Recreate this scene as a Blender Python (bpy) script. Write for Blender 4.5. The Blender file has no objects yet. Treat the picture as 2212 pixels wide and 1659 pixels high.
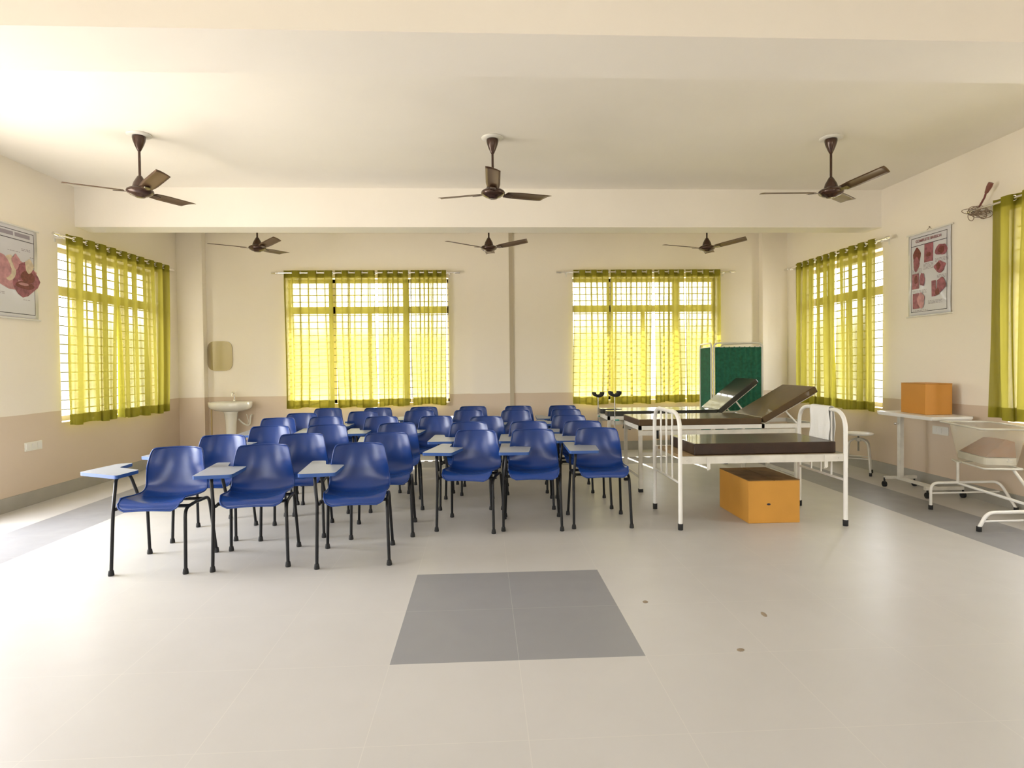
import bpy, math, random
from mathutils import Vector, Matrix
from math import sin, cos, pi, radians as rad, sqrt
S = bpy.context.scene
COL = S.collection
random.seed(7)

# ------------------------------------------------------------------ camera
CAM_H = 1.3812
F_PX, SHIFT_PX = 1300.2, -16.17
yaw, pitch, roll = .0493, -.0195, -.0106
fw = Vector((sin(yaw)*cos(pitch), cos(yaw)*cos(pitch), sin(pitch)))
r0 = Vector((cos(yaw), -sin(yaw), 0)); u0 = r0.cross(fw)
rr = r0*cos(roll)+u0*sin(roll); uu = -r0*sin(roll)+u0*cos(roll)
cam = bpy.data.cameras.new('camera'); cam.sensor_fit = 'HORIZONTAL'; cam.sensor_width = 36
cam.lens = 36*F_PX/2212; cam.shift_y = SHIFT_PX/2212; cam.clip_start = .05
co = bpy.data.objects.new('camera', cam); COL.objects.link(co)
co.matrix_world = Matrix(((rr.x, uu.x, -fw.x, 0), (rr.y, uu.y, -fw.y, 0), (rr.z, uu.z, -fw.z, CAM_H), (0, 0, 0, 1)))
S.camera = co

# ------------------------------------------------------------------ light
S.view_settings.view_transform = 'Standard'; S.view_settings.look = 'None'
S.view_settings.gamma = 1; S.view_settings.use_curve_mapping = False
S.view_settings.exposure = 1.58
W = bpy.data.worlds.new('sky'); S.world = W; W.use_nodes = True
nt = W.node_tree; nt.nodes.clear()
tc = nt.nodes.new('ShaderNodeTexCoord'); sp = nt.nodes.new('ShaderNodeSeparateXYZ')
mx = nt.nodes.new('ShaderNodeValToRGB'); cr = mx.color_ramp   # position = elevation (0 down, .5 horizon, 1 up)
cr.elements[0].position = .0; cr.elements[0].color = (.50, .46, .40, 1)
cr.elements[1].position = 1.; cr.elements[1].color = (.90, .94, 1.0, 1)
for p_, c_ in ((.47, (.50, .46, .40, 1)), (.485, (.22, .22, .17, 1)), (.522, (.26, .26, .20, 1)), (.545, (.96, .965, 1.0, 1))):
    e_ = cr.elements.new(p_); e_.color = c_
mr = nt.nodes.new('ShaderNodeMapRange'); mr.inputs[1].default_value = -1; mr.inputs[2].default_value = 1
bg = nt.nodes.new('ShaderNodeBackground'); bg.inputs[1].default_value = 7.0
wo = nt.nodes.new('ShaderNodeOutputWorld')
L = nt.links.new
L(tc.outputs['Generated'], sp.inputs[0]); L(sp.outputs[2], mr.inputs[0]); L(mr.outputs[0], mx.inputs[0])
L(mx.outputs[0], bg.inputs[0]); L(bg.outputs[0], wo.inputs[0])
sun = bpy.data.lights.new('sun', 'SUN'); sun.energy = 9; sun.angle = rad(.6); sun.color = (1, .93, .8)
so = bpy.data.objects.new('sun', sun); COL.objects.link(so)
SD = Vector((.10, -.8, -.86)).normalized()
so.rotation_euler = SD.to_track_quat('-Z', 'Y').to_euler()

# ------------------------------------------------------------------ room numbers
XL, XR, YB, YF, HC = -4.6265, 4.8846, 9.5523, -2.6, 3.4616
DADO, SK = .93, .14
TH = .23
def portal(loc, rot, w, h):
    l = bpy.data.lights.new('window_daylight', 'AREA'); l.shape = 'RECTANGLE'; l.size = w; l.size_y = h
    l.cycles.is_portal = True
    o = bpy.data.objects.new('window_daylight', l); COL.objects.link(o); o.location = loc; o.rotation_euler = rot
# windows: (a0, a1) along the wall, z0, z1
WZ0, WZ1 = .80, 2.76
WB = [(-3.04, -.52), (1.45, 3.80)]
WL = [(.4, 2.2), (6.85, 8.93)]
DOOR = (3.45, 5.35, 0, 2.6)   # open doorway in the left wall, just outside the view
WR = [(3.45, 5.36), (7.12, 9.02)]
WFR = [(-3.2, -1.8), (1.8, 3.2)]
for a, b in WL: portal((XL-TH-.01, (a+b)/2, (WZ0+WZ1)/2), (0, -pi/2, 0), WZ1-WZ0, b-a)
portal((XL-TH-.01, (DOOR[0]+DOOR[1])/2, 1.25), (0, -pi/2, 0), 2.5, DOOR[1]-DOOR[0])
for a, b in WR: portal((XR+TH+.01, (a+b)/2, (WZ0+WZ1)/2), (0, pi/2, 0), WZ1-WZ0, b-a)
for a, b in WB: portal(((a+b)/2, YB+TH+.01, (WZ0+WZ1)/2), (-pi/2, 0, 0), b-a, WZ1-WZ0)
for a, b in WFR: portal(((a+b)/2, YF-TH-.01, (WZ0+WZ1)/2), (pi/2, 0, 0), b-a, WZ1-WZ0)

# ------------------------------------------------------------------ materials
def mat(name, col, rough=.5, metal=0, noise=0, nscale=8, bump=0, bscale=60, trans=0, ior=1.45, coat=0, col2=None, spec=.5, alpha=1):
    m = bpy.data.materials.new(name); m.use_nodes = True
    n = m.node_tree.nodes; l = m.node_tree.links.new; p = n['Principled BSDF']
    p.inputs['Roughness'].default_value = rough; p.inputs['Metallic'].default_value = metal
    p.inputs['Transmission Weight'].default_value = trans; p.inputs['IOR'].default_value = ior
    p.inputs['Coat Weight'].default_value = coat; p.inputs['Specular IOR Level'].default_value = spec
    p.inputs['Alpha'].default_value = alpha
    t = n.new('ShaderNodeTexCoord')
    c = (*col, 1)
    p.inputs['Base Color'].default_value = c
    if noise or col2:
        k = n.new('ShaderNodeTexNoise'); k.inputs['Scale'].default_value = nscale; k.inputs['Detail'].default_value = 5
        l(t.outputs['Object'], k.inputs['Vector'])
        x = n.new('ShaderNodeMix'); x.data_type = 'RGBA'
        x.inputs[6].default_value = c
        x.inputs[7].default_value = (*(col2 if col2 else [a*(1-noise) for a in col]), 1)
        rg = n.new('ShaderNodeMapRange'); rg.inputs[1].default_value = .35; rg.inputs[2].default_value = .7
        l(k.outputs['Fac'], rg.inputs[0]); l(rg.outputs[0], x.inputs[0]); l(x.outputs[2], p.inputs['Base Color'])
    if bump:
        k = n.new('ShaderNodeTexNoise'); k.inputs['Scale'].default_value = bscale; k.inputs['Detail'].default_value = 4
        b = n.new('ShaderNodeBump'); b.inputs['Strength'].default_value = bump; b.inputs['Distance'].default_value = .01
        l(t.outputs['Object'], k.inputs['Vector']); l(k.outputs['Fac'], b.inputs['Height']); l(b.outputs[0], p.inputs['Normal'])
    return m

def wall_mat():
    m = mat('two_tone_wall_paint', (.8, .76, .66), .55, bump=.08, bscale=35)
    n = m.node_tree.nodes; l = m.node_tree.links.new; p = n['Principled BSDF']
    g = n.new('ShaderNodeNewGeometry'); s = n.new('ShaderNodeSeparateXYZ'); l(g.outputs['Position'], s.inputs[0])
    w = n.new('ShaderNodeTexNoise'); w.inputs['Scale'].default_value = 3; l(g.outputs['Position'], w.inputs['Vector'])
    ma = n.new('ShaderNodeMath'); ma.operation = 'MULTIPLY_ADD'; ma.inputs[1].default_value = .012; l(w.outputs['Fac'], ma.inputs[0]); l(s.outputs[2], ma.inputs[2])
    gt = n.new('ShaderNodeMath'); gt.operation = 'GREATER_THAN'; gt.inputs[1].default_value = DADO+.006; l(ma.outputs[0], gt.inputs[0])
    k = n.new('ShaderNodeTexNoise'); k.inputs['Scale'].default_value = 1.1; k.inputs['Detail'].default_value = 6; l(g.outputs['Position'], k.inputs['Vector'])
    def two(a, b):
        x = n.new('ShaderNodeMix'); x.data_type = 'RGBA'; x.inputs[6].default_value = (*a, 1); x.inputs[7].default_value = (*b, 1)
        l(k.outputs['Fac'], x.inputs[0]); return x
    up = two((.93, .87, .765), (.89, .82, .71)); lo = two((.73, .605, .47), (.66, .54, .42))
    x = n.new('ShaderNodeMix'); x.data_type = 'RGBA'; l(gt.outputs[0], x.inputs[0]); l(lo.outputs[2], x.inputs[6]); l(up.outputs[2], x.inputs[7])
    l(x.outputs[2], p.inputs['Base Color'])
    return m
M_WALL = wall_mat()
M_CEIL = mat('cream_ceiling_paint', (.93, .885, .80), .7, bump=.06, bscale=40, noise=.04, nscale=1)
def tile_mat(name, c1, c2, rough, seam):
    m = mat(name, c1, rough); n = m.node_tree.nodes; l = m.node_tree.links.new; p = n['Principled BSDF']
    g = n.new('ShaderNodeNewGeometry')
    br = n.new('ShaderNodeTexBrick'); br.offset = 0; br.inputs['Scale'].default_value = 1
    br.inputs['Brick Width'].default_value = .6; br.inputs['Row Height'].default_value = .6
    br.inputs['Mortar Size'].default_value = .0016; br.inputs['Mortar Smooth'].default_value = .3
    mp = n.new('ShaderNodeMapping'); mp.inputs['Location'].default_value = (.4442, -2.7818+6, 0)
    l(g.outputs['Position'], mp.inputs[0]); l(mp.outputs[0], br.inputs['Vector'])
    k = n.new('ShaderNodeTexNoise'); k.inputs['Scale'].default_value = .9; k.inputs['Detail'].default_value = 7; k.inputs['Roughness'].default_value = .62
    l(g.outputs['Position'], k.inputs['Vector'])
    x = n.new('ShaderNodeMix'); x.data_type = 'RGBA'; x.inputs[6].default_value = (*c1, 1); x.inputs[7].default_value = (*c2, 1)
    l(k.outputs['Fac'], x.inputs[0]); l(x.outputs[2], br.inputs['Color1']); l(x.outputs[2], br.inputs['Color2'])
    br.inputs['Mortar'].default_value = (*seam, 1); l(br.outputs['Color'], p.inputs['Base Color'])
    k2 = n.new('ShaderNodeTexNoise'); k2.inputs['Scale'].default_value = 5; k2.inputs['Detail'].default_value = 5; l(g.outputs['Position'], k2.inputs['Vector'])
    mr = n.new('ShaderNodeMapRange'); mr.inputs[3].default_value = rough-.1; mr.inputs[4].default_value = rough+.12; l(k2.outputs['Fac'], mr.inputs[0]); l(mr.outputs[0], p.inputs['Roughness'])
    return m
M_FLOOR = tile_mat('off_white_floor_tile', (.565, .55, .53), (.475, .46, .435), .36, (.58, .56, .52))
M_GREY = tile_mat('grey_floor_tile', (.27, .27, .28), (.235, .235, .245), .40, (.36, .36, .36))
M_SK = mat('grey_skirting', (.42, .40, .35), .45, noise=.15, nscale=3)
M_FRAME = mat('window_frame_paint', (.55, .50, .36), .5)
M_GRILL = mat('window_grille_iron', (.16, .15, .14), .6)
M_BLUE = mat('blue_plastic', (.007, .042, .215), .27, bump=.05, bscale=220, spec=.55, noise=.12, nscale=6)
M_BLACK = mat('black_tube', (.008, .008, .009), .35, spec=.35)
M_RUB = mat('black_rubber', (.015, .015, .015), .75)
M_TAB = mat('grey_laminate', (.31, .33, .38), .45, noise=.05, nscale=10)
M_TABE = mat('blue_tablet_edge', (.03, .09, .30), .45)
M_CHR = mat('chrome', (.85, .84, .82), .18, metal=1)
M_WHT = mat('white_enamel', (.82, .80, .74), .32, noise=.05, nscale=6)
M_WHT2 = mat('worn_white_enamel', (.74, .71, .62), .42, noise=.18, nscale=9)
M_REX = mat('brown_rexine', (.034, .014, .005), .40, coat=.3, bump=.12, bscale=140, noise=.3, nscale=12)
M_REX2 = mat('black_rexine', (.028, .028, .022), .34, coat=.45, bump=.12, bscale=140)
M_REX3 = mat('olive_brown_rexine', (.085, .045, .010), .42, coat=.3, bump=.15, bscale=140, noise=.2, nscale=10)
M_PLY = mat('plywood', (.34, .23, .11), .7, noise=.3, nscale=14)
M_CARD = mat('orange_cardboard', (.62, .30, .045), .72, noise=.12, nscale=3, bump=.1, bscale=30)
M_CARD2 = mat('brown_cardboard_inside', (.28, .15, .045), .8, noise=.4, nscale=9)
M_CARD3 = mat('peach_cardboard', (.60, .27, .045), .5, noise=.06, nscale=3)
M_FAN = mat('brown_fan_enamel', (.060, .028, .018), .25, metal=.35, coat=.4)
M_BLADE = mat('brown_blade_enamel', (.12, .068, .04), .32, metal=.4)
M_CER = mat('white_ceramic', (.80, .77, .68), .15, coat=.5)
M_PLAS = mat('white_plastic', (.80, .78, .70), .4)
M_PAPER = mat('glossy_poster_paper', (.66, .66, .71), .22, coat=.3)
M_INK = mat('black_ink', (.03, .025, .04), .5)
M_INKG = mat('grey_ink', (.30, .27, .32), .5)
M_INKR = mat('maroon_ink', (.40, .13, .17), .4, noise=.5, nscale=30)
M_INKD = mat('dark_red_ink', (.22, .055, .05), .4, noise=.4, nscale=40)
M_INKP = mat('pink_ink', (.60, .30, .33), .4, noise=.35, nscale=18)
M_INKC = mat('cream_ink', (.72, .60, .45), .4, noise=.2, nscale=30)
M_GREEN = mat('green_screen_cloth', (.012, .14, .085), .75, bump=.3, bscale=90, noise=.35, nscale=26)
M_CLOTH = mat('white_cotton', (.85, .84, .80), .8, bump=.3, bscale=50)
M_STAIN = mat('floor_grime', (.28, .22, .15), .8)
M_WIRE = mat('dusty_wire', (.33, .24, .17), .7, noise=.4, nscale=30)
M_PIPE = mat('tan_pipe', (.45, .32, .13), .5)
M_TEAL = mat('teal_plastic', (.02, .33, .25), .4)
M_MIRROR = mat('mirror_glass', (.40, .345, .26), .3, metal=1)
M_SHADE = mat('concrete', (.5, .48, .42), .8)
def clear_mat():
    m = bpy.data.materials.new('clear_plastic'); m.use_nodes = True
    n = m.node_tree.nodes; l = m.node_tree.links.new; n.clear()
    o = n.new('ShaderNodeOutputMaterial'); t = n.new('ShaderNodeBsdfTransparent'); t.inputs[0].default_value = (.96, .95, .9, 1)
    g = n.new('ShaderNodeBsdfPrincipled'); g.inputs['Base Color'].default_value = (.8, .77, .68, 1); g.inputs['Roughness'].default_value = .12
    k = n.new('ShaderNodeTexNoise'); k.inputs['Scale'].default_value = 5
    mr = n.new('ShaderNodeMapRange'); mr.inputs[3].default_value = .16; mr.inputs[4].default_value = .38
    x = n.new('ShaderNodeMixShader'); l(k.outputs['Fac'], mr.inputs[0]); l(mr.outputs[0], x.inputs[0]); l(t.outputs[0], x.inputs[1]); l(g.outputs[0], x.inputs[2]); l(x.outputs[0], o.inputs[0])
    return m
M_CLEAR = clear_mat()
def curtain_mat():
    m = bpy.data.materials.new('lime_curtain_cloth'); m.use_nodes = True
    n = m.node_tree.nodes; l = m.node_tree.links.new; n.clear()
    o = n.new('ShaderNodeOutputMaterial')
    tc = n.new('ShaderNodeTexCoord'); mp = n.new('ShaderNodeMapping'); mp.inputs['Scale'].default_value = (14, 14, 1.2)
    k = n.new('ShaderNodeTexNoise'); k.inputs['Scale'].default_value = 2.2; k.inputs['Detail'].default_value = 6
    l(tc.outputs['Object'], mp.inputs[0]); l(mp.outputs[0], k.inputs['Vector'])
    c = n.new('ShaderNodeMix'); c.data_type = 'RGBA'; c.inputs[6].default_value = (.36, .325, .03, 1); c.inputs[7].default_value = (.44, .40, .06, 1); l(k.outputs['Fac'], c.inputs[0])
    d = n.new('ShaderNodeBsdfDiffuse'); t = n.new('ShaderNodeBsdfTranslucent'); tr = n.new('ShaderNodeBsdfTransparent')
    tr.inputs[0].default_value = (.97, .95, .78, 1)
    c2 = n.new('ShaderNodeMix'); c2.data_type = 'RGBA'; c2.blend_type = 'MULTIPLY'; c2.inputs[0].default_value = 1
    c2.inputs[7].default_value = (.60, .58, .9, 1); l(c.outputs[2], c2.inputs[6])
    l(c.outputs[2], d.inputs[0]); l(c2.outputs[2], t.inputs[0])
    a = n.new('ShaderNodeMixShader'); a.inputs[0].default_value = .42; l(d.outputs[0], a.inputs[1]); l(t.outputs[0], a.inputs[2])
    # open weave: less light passes straight through where the cloth turns edge-on
    lw = n.new('ShaderNodeLayerWeight'); lw.inputs[0].default_value = .5
    mr = n.new('ShaderNodeMapRange'); mr.inputs[1].default_value = 0; mr.inputs[2].default_value = .5; mr.inputs[3].default_value = .11; mr.inputs[4].default_value = .0
    l(lw.outputs['Facing'], mr.inputs[0])
    b = n.new('ShaderNodeMixShader'); l(mr.outputs[0], b.inputs[0]); l(a.outputs[0], b.inputs[1]); l(tr.outputs[0], b.inputs[2])
    l(b.outputs[0], o.inputs[0]); return m
M_CUR = curtain_mat()

# ------------------------------------------------------------------ mesh helpers
class MB:
    def __init__(s): s.v = []; s.f = []; s.mi = []; s.sm = []
    def add(s, vs, fs, mi=0, smooth=False):
        b = len(s.v); s.v += [tuple(v) for v in vs]
        for f in fs: s.f.append(tuple(b+i for i in f)); s.mi.append(mi); s.sm.append(smooth)
    def box(s, x0, x1, y0, y1, z0, z1, mi=0, rot=None, piv=None):
        vs = [Vector((x, y, z)) for z in (z0, z1) for y in (y0, y1) for x in (x0, x1)]
        if rot is not None:
            pv = Vector(piv if piv else ((x0+x1)/2, (y0+y1)/2, (z0+z1)/2))
            vs = [rot @ (v-pv)+pv for v in vs]
        s.add(vs, [(0, 2, 3, 1), (4, 5, 7, 6), (0, 1, 5, 4), (2, 6, 7, 3), (0, 4, 6, 2), (1, 3, 7, 5)], mi)
    def tube(s, pts, r, n=10, mi=0, closed=False, caps=True):
        pts = [Vector(p) for p in pts]; m = len(pts)
        rs = r if isinstance(r, (list, tuple)) else [r]*m
        tan = []
        for i in range(m):
            a = pts[(i-1) % m] if (i > 0 or closed) else pts[i]; b = pts[(i+1) % m] if (i < m-1 or closed) else pts[i]
            tan.append((b-a).normalized())
        up = Vector((0, 0, 1)) if abs(tan[0].z) < .9 else Vector((1, 0, 0))
        nx = tan[0].cross(up).normalized(); rings = []
        for i in range(m):
            nx = (nx-tan[i]*nx.dot(tan[i])).normalized(); ny = tan[i].cross(nx)
            rings.append([pts[i]+(nx*cos(2*pi*j/n)+ny*sin(2*pi*j/n))*rs[i] for j in range(n)])
        vs = [p for q in rings for p in q]; fs = []
        for i in range(m if closed else m-1):
            a = i*n; b = ((i+1) % m)*n
            for j in range(n): fs.append((a+j, a+(j+1) % n, b+(j+1) % n, b+j))
        s.add(vs, fs, mi, True)
        if caps and not closed:
            s.add(rings[0], [tuple(reversed(range(n)))], mi); s.add(rings[-1], [tuple(range(n))], mi)
    def lathe(s, prof, c=(0, 0, 0), n=20, mi=0, smooth=True, sx=1, sy=1):
        vs = []; fs = []; m = len(prof)
        for r, z in prof:
            for j in range(n): vs.append((c[0]+sx*r*cos(2*pi*j/n), c[1]+sy*r*sin(2*pi*j/n), c[2]+z))
        for i in range(m-1):
            for j in range(n): fs.append((i*n+j, i*n+(j+1) % n, (i+1)*n+(j+1) % n, (i+1)*n+j))
        fs.append(tuple(reversed(range(n)))); fs.append(tuple((m-1)*n+j for j in range(n)))
        s.add(vs, fs, mi, smooth)
    def prism(s, poly, z0, z1, mi=0, side=None):
        n = len(poly); vs = [(x, y, z0) for x, y in poly]+[(x, y, z1) for x, y in poly]
        s.add(vs, [tuple(reversed(range(n))), tuple(range(n, 2*n))], mi)
        s.add(vs, [(i, (i+1) % n, n+(i+1) % n, n+i) for i in range(n)], mi if side is None else side)
    def grid(s, fn, nu, nv, mi=0):
        vs = [fn(i/nu, j/nv) for j in range(nv+1) for i in range(nu+1)]
        s.add(vs, [(j*(nu+1)+i, j*(nu+1)+i+1, (j+1)*(nu+1)+i+1, (j+1)*(nu+1)+i) for j in range(nv) for i in range(nu)], mi, True)
    def build(s, name, mats, parent=None, weld=True):
        me = bpy.data.meshes.new(name); me.from_pydata(s.v, [], s.f)
        for m in (mats if isinstance(mats, (list, tuple)) else [mats]): me.materials.append(m)
        for p, a, b in zip(me.polygons, s.mi, s.sm): p.material_index = a; p.use_smooth = b
        me.update()
        o = bpy.data.objects.new(name, me); COL.objects.link(o); o.parent = parent
        return o
def arc_path(pts, r=.05, n=6):
    """polyline with filleted corners"""
    pts = [Vector(p) for p in pts]; rs = r if isinstance(r, (list, tuple)) else [r]*len(pts)
    out = [pts[0]]
    for i in range(1, len(pts)-1):
        a, b, c = pts[i-1], pts[i], pts[i+1]; k = min(rs[i], (a-b).length*.49, (c-b).length*.49)
        p, q = b+(a-b).normalized()*k, b+(c-b).normalized()*k
        for j in range(n+1):
            t = j/n; out.append(p*(1-t)**2+b*2*t*(1-t)+q*t*t)
    out.append(pts[-1]); return out
def thing(name, label, cat, loc=(0, 0, 0), rz=0, group=None):
    o = bpy.data.objects.new(name, None); COL.objects.link(o); o.location = loc; o.rotation_euler = (0, 0, rz)
    o.empty_display_size = .05
    return tag(o, label, cat, group)
def tag(o, label, cat, group=None):
    o['label'] = label; o['category'] = cat
    if group: o['group'] = group
    return o
def struct(o): o['kind'] = 'structure'; return o
def bev(o, w=.004, seg=2):
    m = o.modifiers.new('bevel', 'BEVEL'); m.width = w; m.segments = seg; m.limit_method = 'ANGLE'; m.angle_limit = rad(40)
    return o
def copy_tree(o, parent=None):
    c = o.copy(); COL.objects.link(c); c.parent = parent
    for ch in list(o.children): copy_tree(ch, c)
    return c

# ------------------------------------------------------------------ shell
def wall_holes(axis, pos, out, a0, a1, holes, name):
    """solid wall: inner face at pos, outer at pos+out; holes (b0,b1,z0,z1)"""
    A = sorted({a0, a1, *[h[0] for h in holes], *[h[1] for h in holes]}); Z = sorted({0, HC+.05, *[h[2] for h in holes], *[h[3] for h in holes]})
    def solid(i, j):
        if i < 0 or j < 0 or i >= len(A)-1 or j >= len(Z)-1: return False
        a = (A[i]+A[i+1])/2; z = (Z[j]+Z[j+1])/2
        return not any(h[0] < a < h[1] and h[2] < z < h[3] for h in holes)
    P = (lambda a, d, z: (a, pos+d, z)) if axis == 'y' else (lambda a, d, z: (pos+d, a, z))
    mb = MB()
    for i in range(len(A)-1):
        for j in range(len(Z)-1):
            if not solid(i, j): continue
            x0, x1, z0, z1 = A[i], A[i+1], Z[j], Z[j+1]
            mb.add([P(x0, 0, z0), P(x1, 0, z0), P(x1, 0, z1), P(x0, 0, z1)], [(0, 1, 2, 3)])
            mb.add([P(x0, out, z0), P(x1, out, z0), P(x1, out, z1), P(x0, out, z1)], [(0, 1, 2, 3)])
            for di, dj, q in ((-1, 0, (x0, z0, x0, z1)), (1, 0, (x1, z0, x1, z1)), (0, -1, (x0, z0, x1, z0)), (0, 1, (x0, z1, x1, z1))):
                if not solid(i+di, j+dj):
                    mb.add([P(q[0], 0, q[1]), P(q[2], 0, q[3]), P(q[2], out, q[3]), P(q[0], out, q[1])], [(0, 1, 2, 3)])
    return struct(mb.build(name, M_WALL))
H = lambda ws: [(a, b, WZ0, WZ1) for a, b in ws]
wall_holes('y', YB, TH, XL-TH, XR+TH, H(WB), 'wall_back')
wall_holes('y', YF, -TH, XL-TH, XR+TH, H(WFR), 'wall_front')
wall_holes('x', XL, -TH, YF, YB, H(WL)+[DOOR], 'wall_left')
wall_holes('x', XR, TH, YF, YB, H(WR), 'wall_right')
# floor
xs = [XL-TH, -4.044, -3.444, -.4442, .7558, 3.756, 4.356, XR+TH]; ys = [YF-TH, 2.7818, 3.9818, 8.18, 8.78, YB+TH]
fl = MB()
for i in range(len(xs)-1):
    for j in range(len(ys)-1):
        g = 0
        if i in (1, 5) and j < 4: g = 1
        if 1 <= i <= 5 and j == 3: g = 1
        if i == 3 and j == 1: g = 1
        fl.add([(xs[i], ys[j], 0), (xs[i+1], ys[j], 0), (xs[i+1], ys[j+1], 0), (xs[i], ys[j+1], 0)], [(0, 1, 2, 3)], g)
struct(fl.build('floor', [M_FLOOR, M_GREY]))
c = MB(); c.box(XL-TH, XR+TH, YF-TH, YB+TH, HC, HC+.15); struct(c.build('ceiling', M_CEIL))
c = MB(); c.box(XL-.01, XR+.01, 2.9825, 3.4267, 3.0067, HC+.01); struct(c.build('trim_1', M_CEIL))
c = MB(); c.box(XL-.01, XR+.01, 7.1425, 7.4371, 3.0067, HC+.01); struct(c.build('trim_2', M_CEIL))
c = MB(); c.box(XL-.01, -4.2465, 9.4191, YB+.01, 0, HC+.01); struct(c.build('trim_3', M_WALL))
c = MB(); c.box(4.4843, XR+.01, 9.4191, YB+.01, 0, HC+.01); struct(c.build('trim_4', M_WALL))
c = MB(); c.box(-.19, .437, YB-.035, YB+.01, 0, HC+.01); struct(c.build('trim_5', M_WALL))
M_STRIP = mat('tan_wall_strip', (.52, .45, .33), .6)
c = MB(); c.box(.437, .500, YB-.03, YB+.01, 0, HC+.01); struct(c.build('trim_6', M_STRIP))  # narrow flat tan strip along the column's right edge, floor to ceiling
for nm, b in (('baseboard_left', (XL-.01, XL+.012, DOOR[1], YB-.133)), ('baseboard_right', (XR-.012, XR+.01, YF, YB-.133)), ('baseboard_back', (-4.2465, 4.4843, YB-.04, YB+.01)), ('baseboard_front', (XL, XR, YF-.01, YF+.012))):
    c = MB(); c.box(*b, 0, SK); struct(c.build(nm, M_SK))
# windows: frame, grille, sunshade outside
def window(idx, axis, pos, out, a0, a1):
    sgn = 1 if out > 0 else -1
    P = (lambda m, a, b, d0, d1, z0, z1: m.box(a, b, min(pos+d0*sgn, pos+d1*sgn), max(pos+d0*sgn, pos+d1*sgn), z0, z1)) if axis == 'y' else \
        (lambda m, a, b, d0, d1, z0, z1: m.box(min(pos+d0*sgn, pos+d1*sgn), max(pos+d0*sgn, pos+d1*sgn), a, b, z0, z1))
    f = MB(); w = a1-a0; t = .055
    m1, m2 = a0+w*.27, a1-w*.27
    for a, b, z0, z1 in ((a0, a1, WZ0, WZ0+t), (a0, a1, WZ1-t, WZ1), (a0, a0+.03, WZ0, WZ1), (a1-.03, a1, WZ0, WZ1), (m1-.05, m1+.05, WZ0, WZ1), (m2-.05, m2+.05, WZ0, WZ1), ((m1+m2)/2-.03, (m1+m2)/2+.03, WZ0, 2.25), (a0, a1, 2.22, 2.33)):
        P(f, a, b, .15, .20, z0, z1)
    fo = struct(f.build('window_%d' % idx, M_FRAME))
    g = MB(); z = WZ0+.13
    while z < WZ1-.08:
        if not 2.19 < z < 2.36: P(g, a0, a1, .09, .102, z-.006, z+.006)
        z += .105
    k = 1
    while a0+k*.32 < a1-.05: P(g, a0+k*.32-.006, a0+k*.32+.006, .104, .116, WZ0, WZ1); k += 1
    g.build('grille', M_GRILL, fo)
    s = MB(); P(s, a0-.15, a1+.15, TH, TH+.55, WZ1+.08, WZ1+.18); s.build('sunshade', M_SHADE, fo)
n = 1
for a, b in WB: window(n, 'y', YB, 1, a, b); n += 1
for a, b in WL: window(n, 'x', XL, -1, a, b); n += 1
for a, b in WR: window(n, 'x', XR, 1, a, b); n += 1
for a, b in WFR: window(n, 'y', YF, -1, a, b); n += 1
# floor marks
for x, y, sx, sy, lb in ((.928, 3.419, .016, .02, 'small brown spot on the floor right of the grey tile square'), (1.525, 3.199, .035, .014, 'elongated brown smear on the floor below the orange carton'), (1.224, 2.808, .022, .016, 'larger of the two close grime spots on the right of the grey square')):
    m = MB(); m.lathe([(1, 0), (.9, .0012)], n=9, sx=sx, sy=sy)
    o = m.build('floor_grime', M_STAIN); o.location = (x, y, .0004); o.rotation_euler.z = x*3; tag(o, lb, 'stain')

# ------------------------------------------------------------------ curtains
RODZ = 2.83
def curtain_rod(a0, a1, loc, rz, label):
    """local x along the rod, -y into the room"""
    t = thing('curtain_rod', label, 'curtain rod', loc, rz, 'metal curtain rods over the windows')
    m = MB(); m.tube([(a0, 0, 0), (a1, 0, 0)], .0125, 12); m.build('rod', M_CHR, t)
    for x, s in ((a0, -1), (a1, 1)):
        m = MB(); p = arc_path([(x, 0, 0), (x+s*.03, 0, 0), (x+s*.10, 0, 0)], .01, 2)
        m.tube(p, [.016, .020, .022, .02, .017, .008][:len(p)], 10); m.build('finial', M_CHR, t)
    for x in (a0+.07, a1-.07):
        m = MB(); m.box(x-.008, x+.008, 0, .1, -.022, -.01); m.box(x-.012, x+.012, .094, .1, -.06, .03); m.tube([(x, 0, -.03), (x, 0, -.012)], .008, 8)
        m.build('bracket', M_WHT, t)
    return t
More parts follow.
